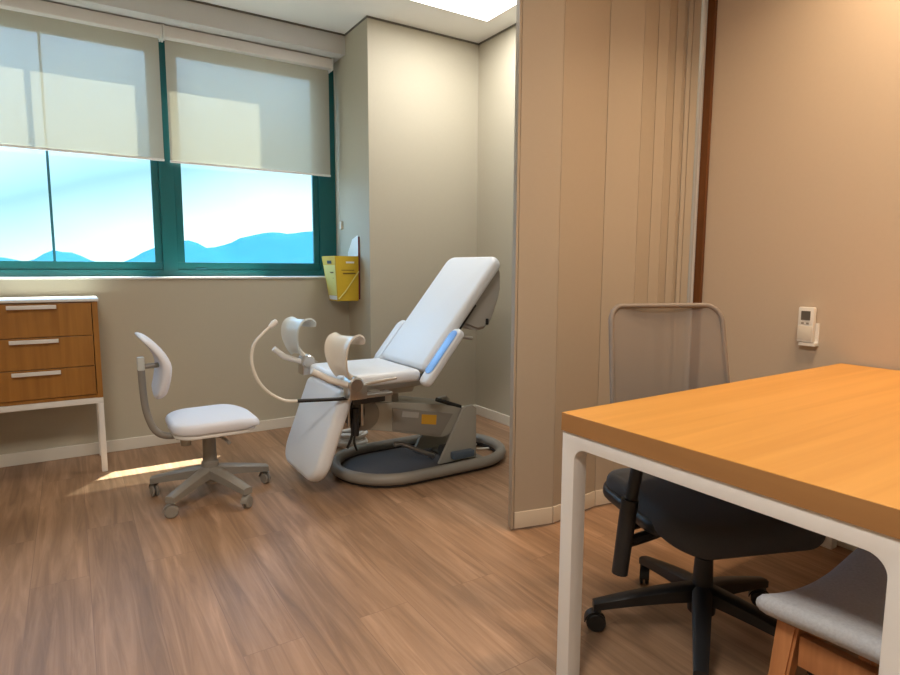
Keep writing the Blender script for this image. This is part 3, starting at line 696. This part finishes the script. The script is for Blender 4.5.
# back pad: curved like a lumbar cushion, convex to the sitter
bm = bmesh.new(); G = {}
nu, nv = 18, 22
for side in (0, 1):
    for i in range(nu+1):
        for j in range(nv+1):
            u = math.sin((i/nu*2-1)*PI/2); v = math.sin((j/nv*2-1)*PI/2)
            uu = u*math.sqrt(1-v*v/2*.72); vv = v*math.sqrt(1-u*u/2*.72)
            z = .670+.155*vv; y = .165*uu
            prof = -.222+.040*math.cos(vv*1.35)-.075*max(0, vv)**1.6-.006*max(0, -vv)
            edge = max(abs(u), abs(v)); th = .040*math.sqrt(max(0, 1-edge**10))+.004
            x = prof-.25*y*y+(th/2 if side else -th/2)
            G[side, i, j] = bm.verts.new((x, y, z))
for side in (0, 1):
    for i in range(nu):
        for j in range(nv): bm.faces.new((G[side,i,j], G[side,i+1,j], G[side,i+1,j+1], G[side,i,j+1]))
for i in range(nu):
    for j in (0, nv): bm.faces.new((G[0,i,j], G[0,i+1,j], G[1,i+1,j], G[1,i,j]))
for j in range(nv):
    for i in (0, nu): bm.faces.new((G[0,i,j], G[0,i,j+1], G[1,i,j+1], G[1,i,j]))
bkp = obj('backrest', bm, m_fabricw, st, local=True, ang=70)
obj('height_clamp', B(-.293, -.018, .650, -.263, .018, .712, bev=.006), m_pale, bkp, local=True)
obj('pad_mount', T([(-.278, 0, .665), (-.245, 0, .668), (-.200, 0, .67)], .012, seg=8), m_greyp, bkp, local=True)

# ------------------------------------------------------------------ black office chair with a mesh back
oc = thing('office_chair', 'black castor office chair with taupe mesh back behind the desk', 'chair', (1.572, 1.030, 0), math.radians(-21))
a0 = math.atan2(1.23-1.03, 1.31-1.572)+math.radians(21)
for k, tn in enumerate((1.2, .4, 2.0, .9, 2.6)):
    a = a0+2*PI/5*k
    sp_ = obj('base_spoke', spoke_bm(a, .325, .150, .085, .060, .036, .050, .026), m_black, oc, local=True)
    castor(sp_, a, .315, .030, tn, m_black, m_black, .085)
obj('gas_column', L((0, 0, .085), ((0, 0), (.040, 0), (.042, .075), (.030, .085), (.026, .17), (.018, .172), (.018, .262), (0, .262))), m_black, oc, local=True)
obj('mechanism', B(-.10, -.10, .345, .10, .13, .395, bev=.012), m_black, oc, local=True)
s_ = pad(bmesh.new(), (0, -.015, .478), (1, 0, 0), (0, 1, 0), rrect(.49, .47, (.07, .07, .11, .11), n=10), .082, bev=.032, seg=5)
for v in s_.verts: v.co.z -= .030*max(0, (-v.co.y-.12)/.13)**2
obj('seat', s_, m_seatb, oc, local=True, ang=60)
obj('seat_pan', pad(bmesh.new(), (0, .045, .436), (1, 0, 0), (0, 1, 0), rrect(.515, .42, (.12, .12, .09, .09), n=8), .040, bev=.014, seg=3), m_black, oc, local=True)
# back: frame, mesh, spine
def back_pt(u, v):   # u -1..1 across, v 0..1 up
    z = .545+.452*v; y = .235+.080*v-.015*math.sin(v*PI)-.025*u*u
    return V((.012+u*(.216-.012*v), y+.01*(1-u*u), z))
fr = [(p[0]/.215, p[1]/.43) for p in rrect(.43, .43, .05, n=6, cy=.215)]
frp = [back_pt(*p) for p in fr]
bf = obj('back_frame', T(frp, .0085, seg=10, closed=True), m_taupe, oc, local=True)
bm = bmesh.new(); n = 14; g = []
for j in range(n+1):
    row = []
    for i in range(n+1):
        u = i/n*2-1; v = j/n
        uu, vv = u*.975, .012+v*.976
        cx_, cy_ = abs(uu)*.215-.165, abs(vv-.5)*.43-.165
        if cx_ > 0 and cy_ > 0:
            d_ = math.hypot(cx_, cy_)
            if d_ > .048: f_ = .048/d_; uu = math.copysign((.165+cx_*f_)/.215, uu); vv = .5+math.copysign((.165+cy_*f_)/.43, vv-.5)
        row.append(bm.verts.new(back_pt(uu, vv)))
    g.append(row)
for a_, b_ in zip(g, g[1:]):
    for i in range(n): bm.faces.new((a_[i], a_[i+1], b_[i+1], b_[i]))
obj('back_mesh', bm, m_mesh, oc, local=True, ang=80)
bm = bmesh.new(); lb = []
obj('lumbar_bar', T([back_pt(u, .22)+V((0, .020, 0)) for u in (-.96, -.6, -.2, .2, .6, .96)], .014, seg=8), m_black, oc, local=True)
obj('spine', T(smooth_path([(0, .11, .365), (0, .24, .375), (0, .30, .46), (0, .30, .60), (0, .30, .66)]), [.024]*25, seg=10), m_black, oc, local=True)
for s in (-1, 1):
    x = s*.318
    ar = obj('armrest', B(x-.038, -.20, .622, x+.038, .06, .646, bev=.010), m_black, oc, local=True)
    obj('arm_post', T([(x-s*.035, -.10, .626), (x-s*.006, -.10, .46)], .017, seg=12), m_black, ar, local=True)
    obj('arm_sleeve', T([(x-s*.010, -.10, .50), (x+s*.012, -.10, .290 if s < 0 else .40)], [.024, .022], seg=12), m_black, ar, local=True)
    obj('arm_bracket', T(smooth_path([(x+s*.008, -.10, .375), (s*.22, -.06, .372), (s*.10, 0, .365)]), .016, seg=8), m_black, ar, local=True)
obj('tilt_lever', T([(-.09, .02, .368), (-.19, .02, .365), (-.235, .02, .362)], [.006, .007, .012], seg=8), m_black, oc, local=True)

# ------------------------------------------------------------------ visitor chair tucked in at the near side of the desk
vc = thing('visitor_chair', 'light grey upholstered visitor chair with oak legs in the near corner', 'chair', (1.375, .40, 0))
bm = bmesh.new(); nx, ny = 26, 22; GT, GB = [], []
sx0, sx1, sy0, sy1 = 1.128, 1.640, .150, .640
for j in range(ny+1):
    ra, rb = [], []
    for i in range(nx+1):
        u = math.sin((i/nx*2-1)*PI/2); v = math.sin((j/ny*2-1)*PI/2)
        k = .10; uu = u*(1-k*abs(v)**6*.5); vv = v*(1-k*abs(u)**6*.5)
        x = (sx0+sx1)/2+uu*(sx1-sx0)/2; y = (sy0+sy1)/2+vv*(sy1-sy0)/2
        dip = .050*(abs(u)**2)-.018*max(0, v)**2
        ed = max(abs(u), abs(v)); h = .040*(max(0, 1-ed**16))**.5
        zc = .415+dip
        ra.append(bm.verts.new((x, y, zc+h*.75))); rb.append(bm.verts.new((x, y, zc-h*.55)))
    GT.append(ra); GB.append(rb)
for j in range(ny):
    for i in range(nx):
        bm.faces.new((GT[j][i], GT[j][i+1], GT[j+1][i+1], GT[j+1][i])); bm.faces.new((GB[j][i], GB[j+1][i], GB[j+1][i+1], GB[j][i+1]))
bmesh.ops.remove_doubles(bm, verts=bm.verts, dist=.0004)
obj('seat', bm, m_greyf, vc, ang=80)
for (x, y, dx, dy) in ((1.185, .575, -.035, .03), (1.575, .575, .035, .03), (1.185, .215, -.035, -.05), (1.575, .215, .035, -.05)):
    bm = bmesh.new(); a = []; b = []
    for (sx_, sy_) in ((-1,-1),(1,-1),(1,1),(-1,1)):
        a.append(bm.verts.new((x+sx_*.021, y+sy_*.021, .425))); b.append(bm.verts.new((x+dx+sx_*.013, y+dy+sy_*.013, 0)))
    bm.faces.new(a); bm.faces.new(b[::-1])
    for i in range(4): bm.faces.new((a[i], b[i], b[(i+1) % 4], a[(i+1) % 4]))
    bmesh.ops.recalc_face_normals(bm, faces=bm.faces); bmesh.ops.bevel(bm, geom=bm.edges[:], offset=.005, segments=2, affect='EDGES')
    obj('leg', bm, m_oak, vc)
for q in ((1.172, .236, 1.196, .554), (1.564, .236, 1.588, .554), (1.206, .564, 1.554, .586), (1.206, .204, 1.554, .226)):
    obj('seat_rail', B(q[0], q[1], .340, q[2], q[3], .404, bev=.003), m_oak, vc)
bm = pad(bmesh.new(), (1.38, .105, .70), (1, 0, 0), V((0, -.16, 1)), rrect(.50, .34, .07, n=8), .045, bev=.018)
obj('backrest', bm, m_greyf, vc)
for x in (1.22, 1.54):
    obj('back_post', T([(x, .215, .38), (x, .19, .46), (x, .150, .56)], .014, seg=8), m_oak, vc)
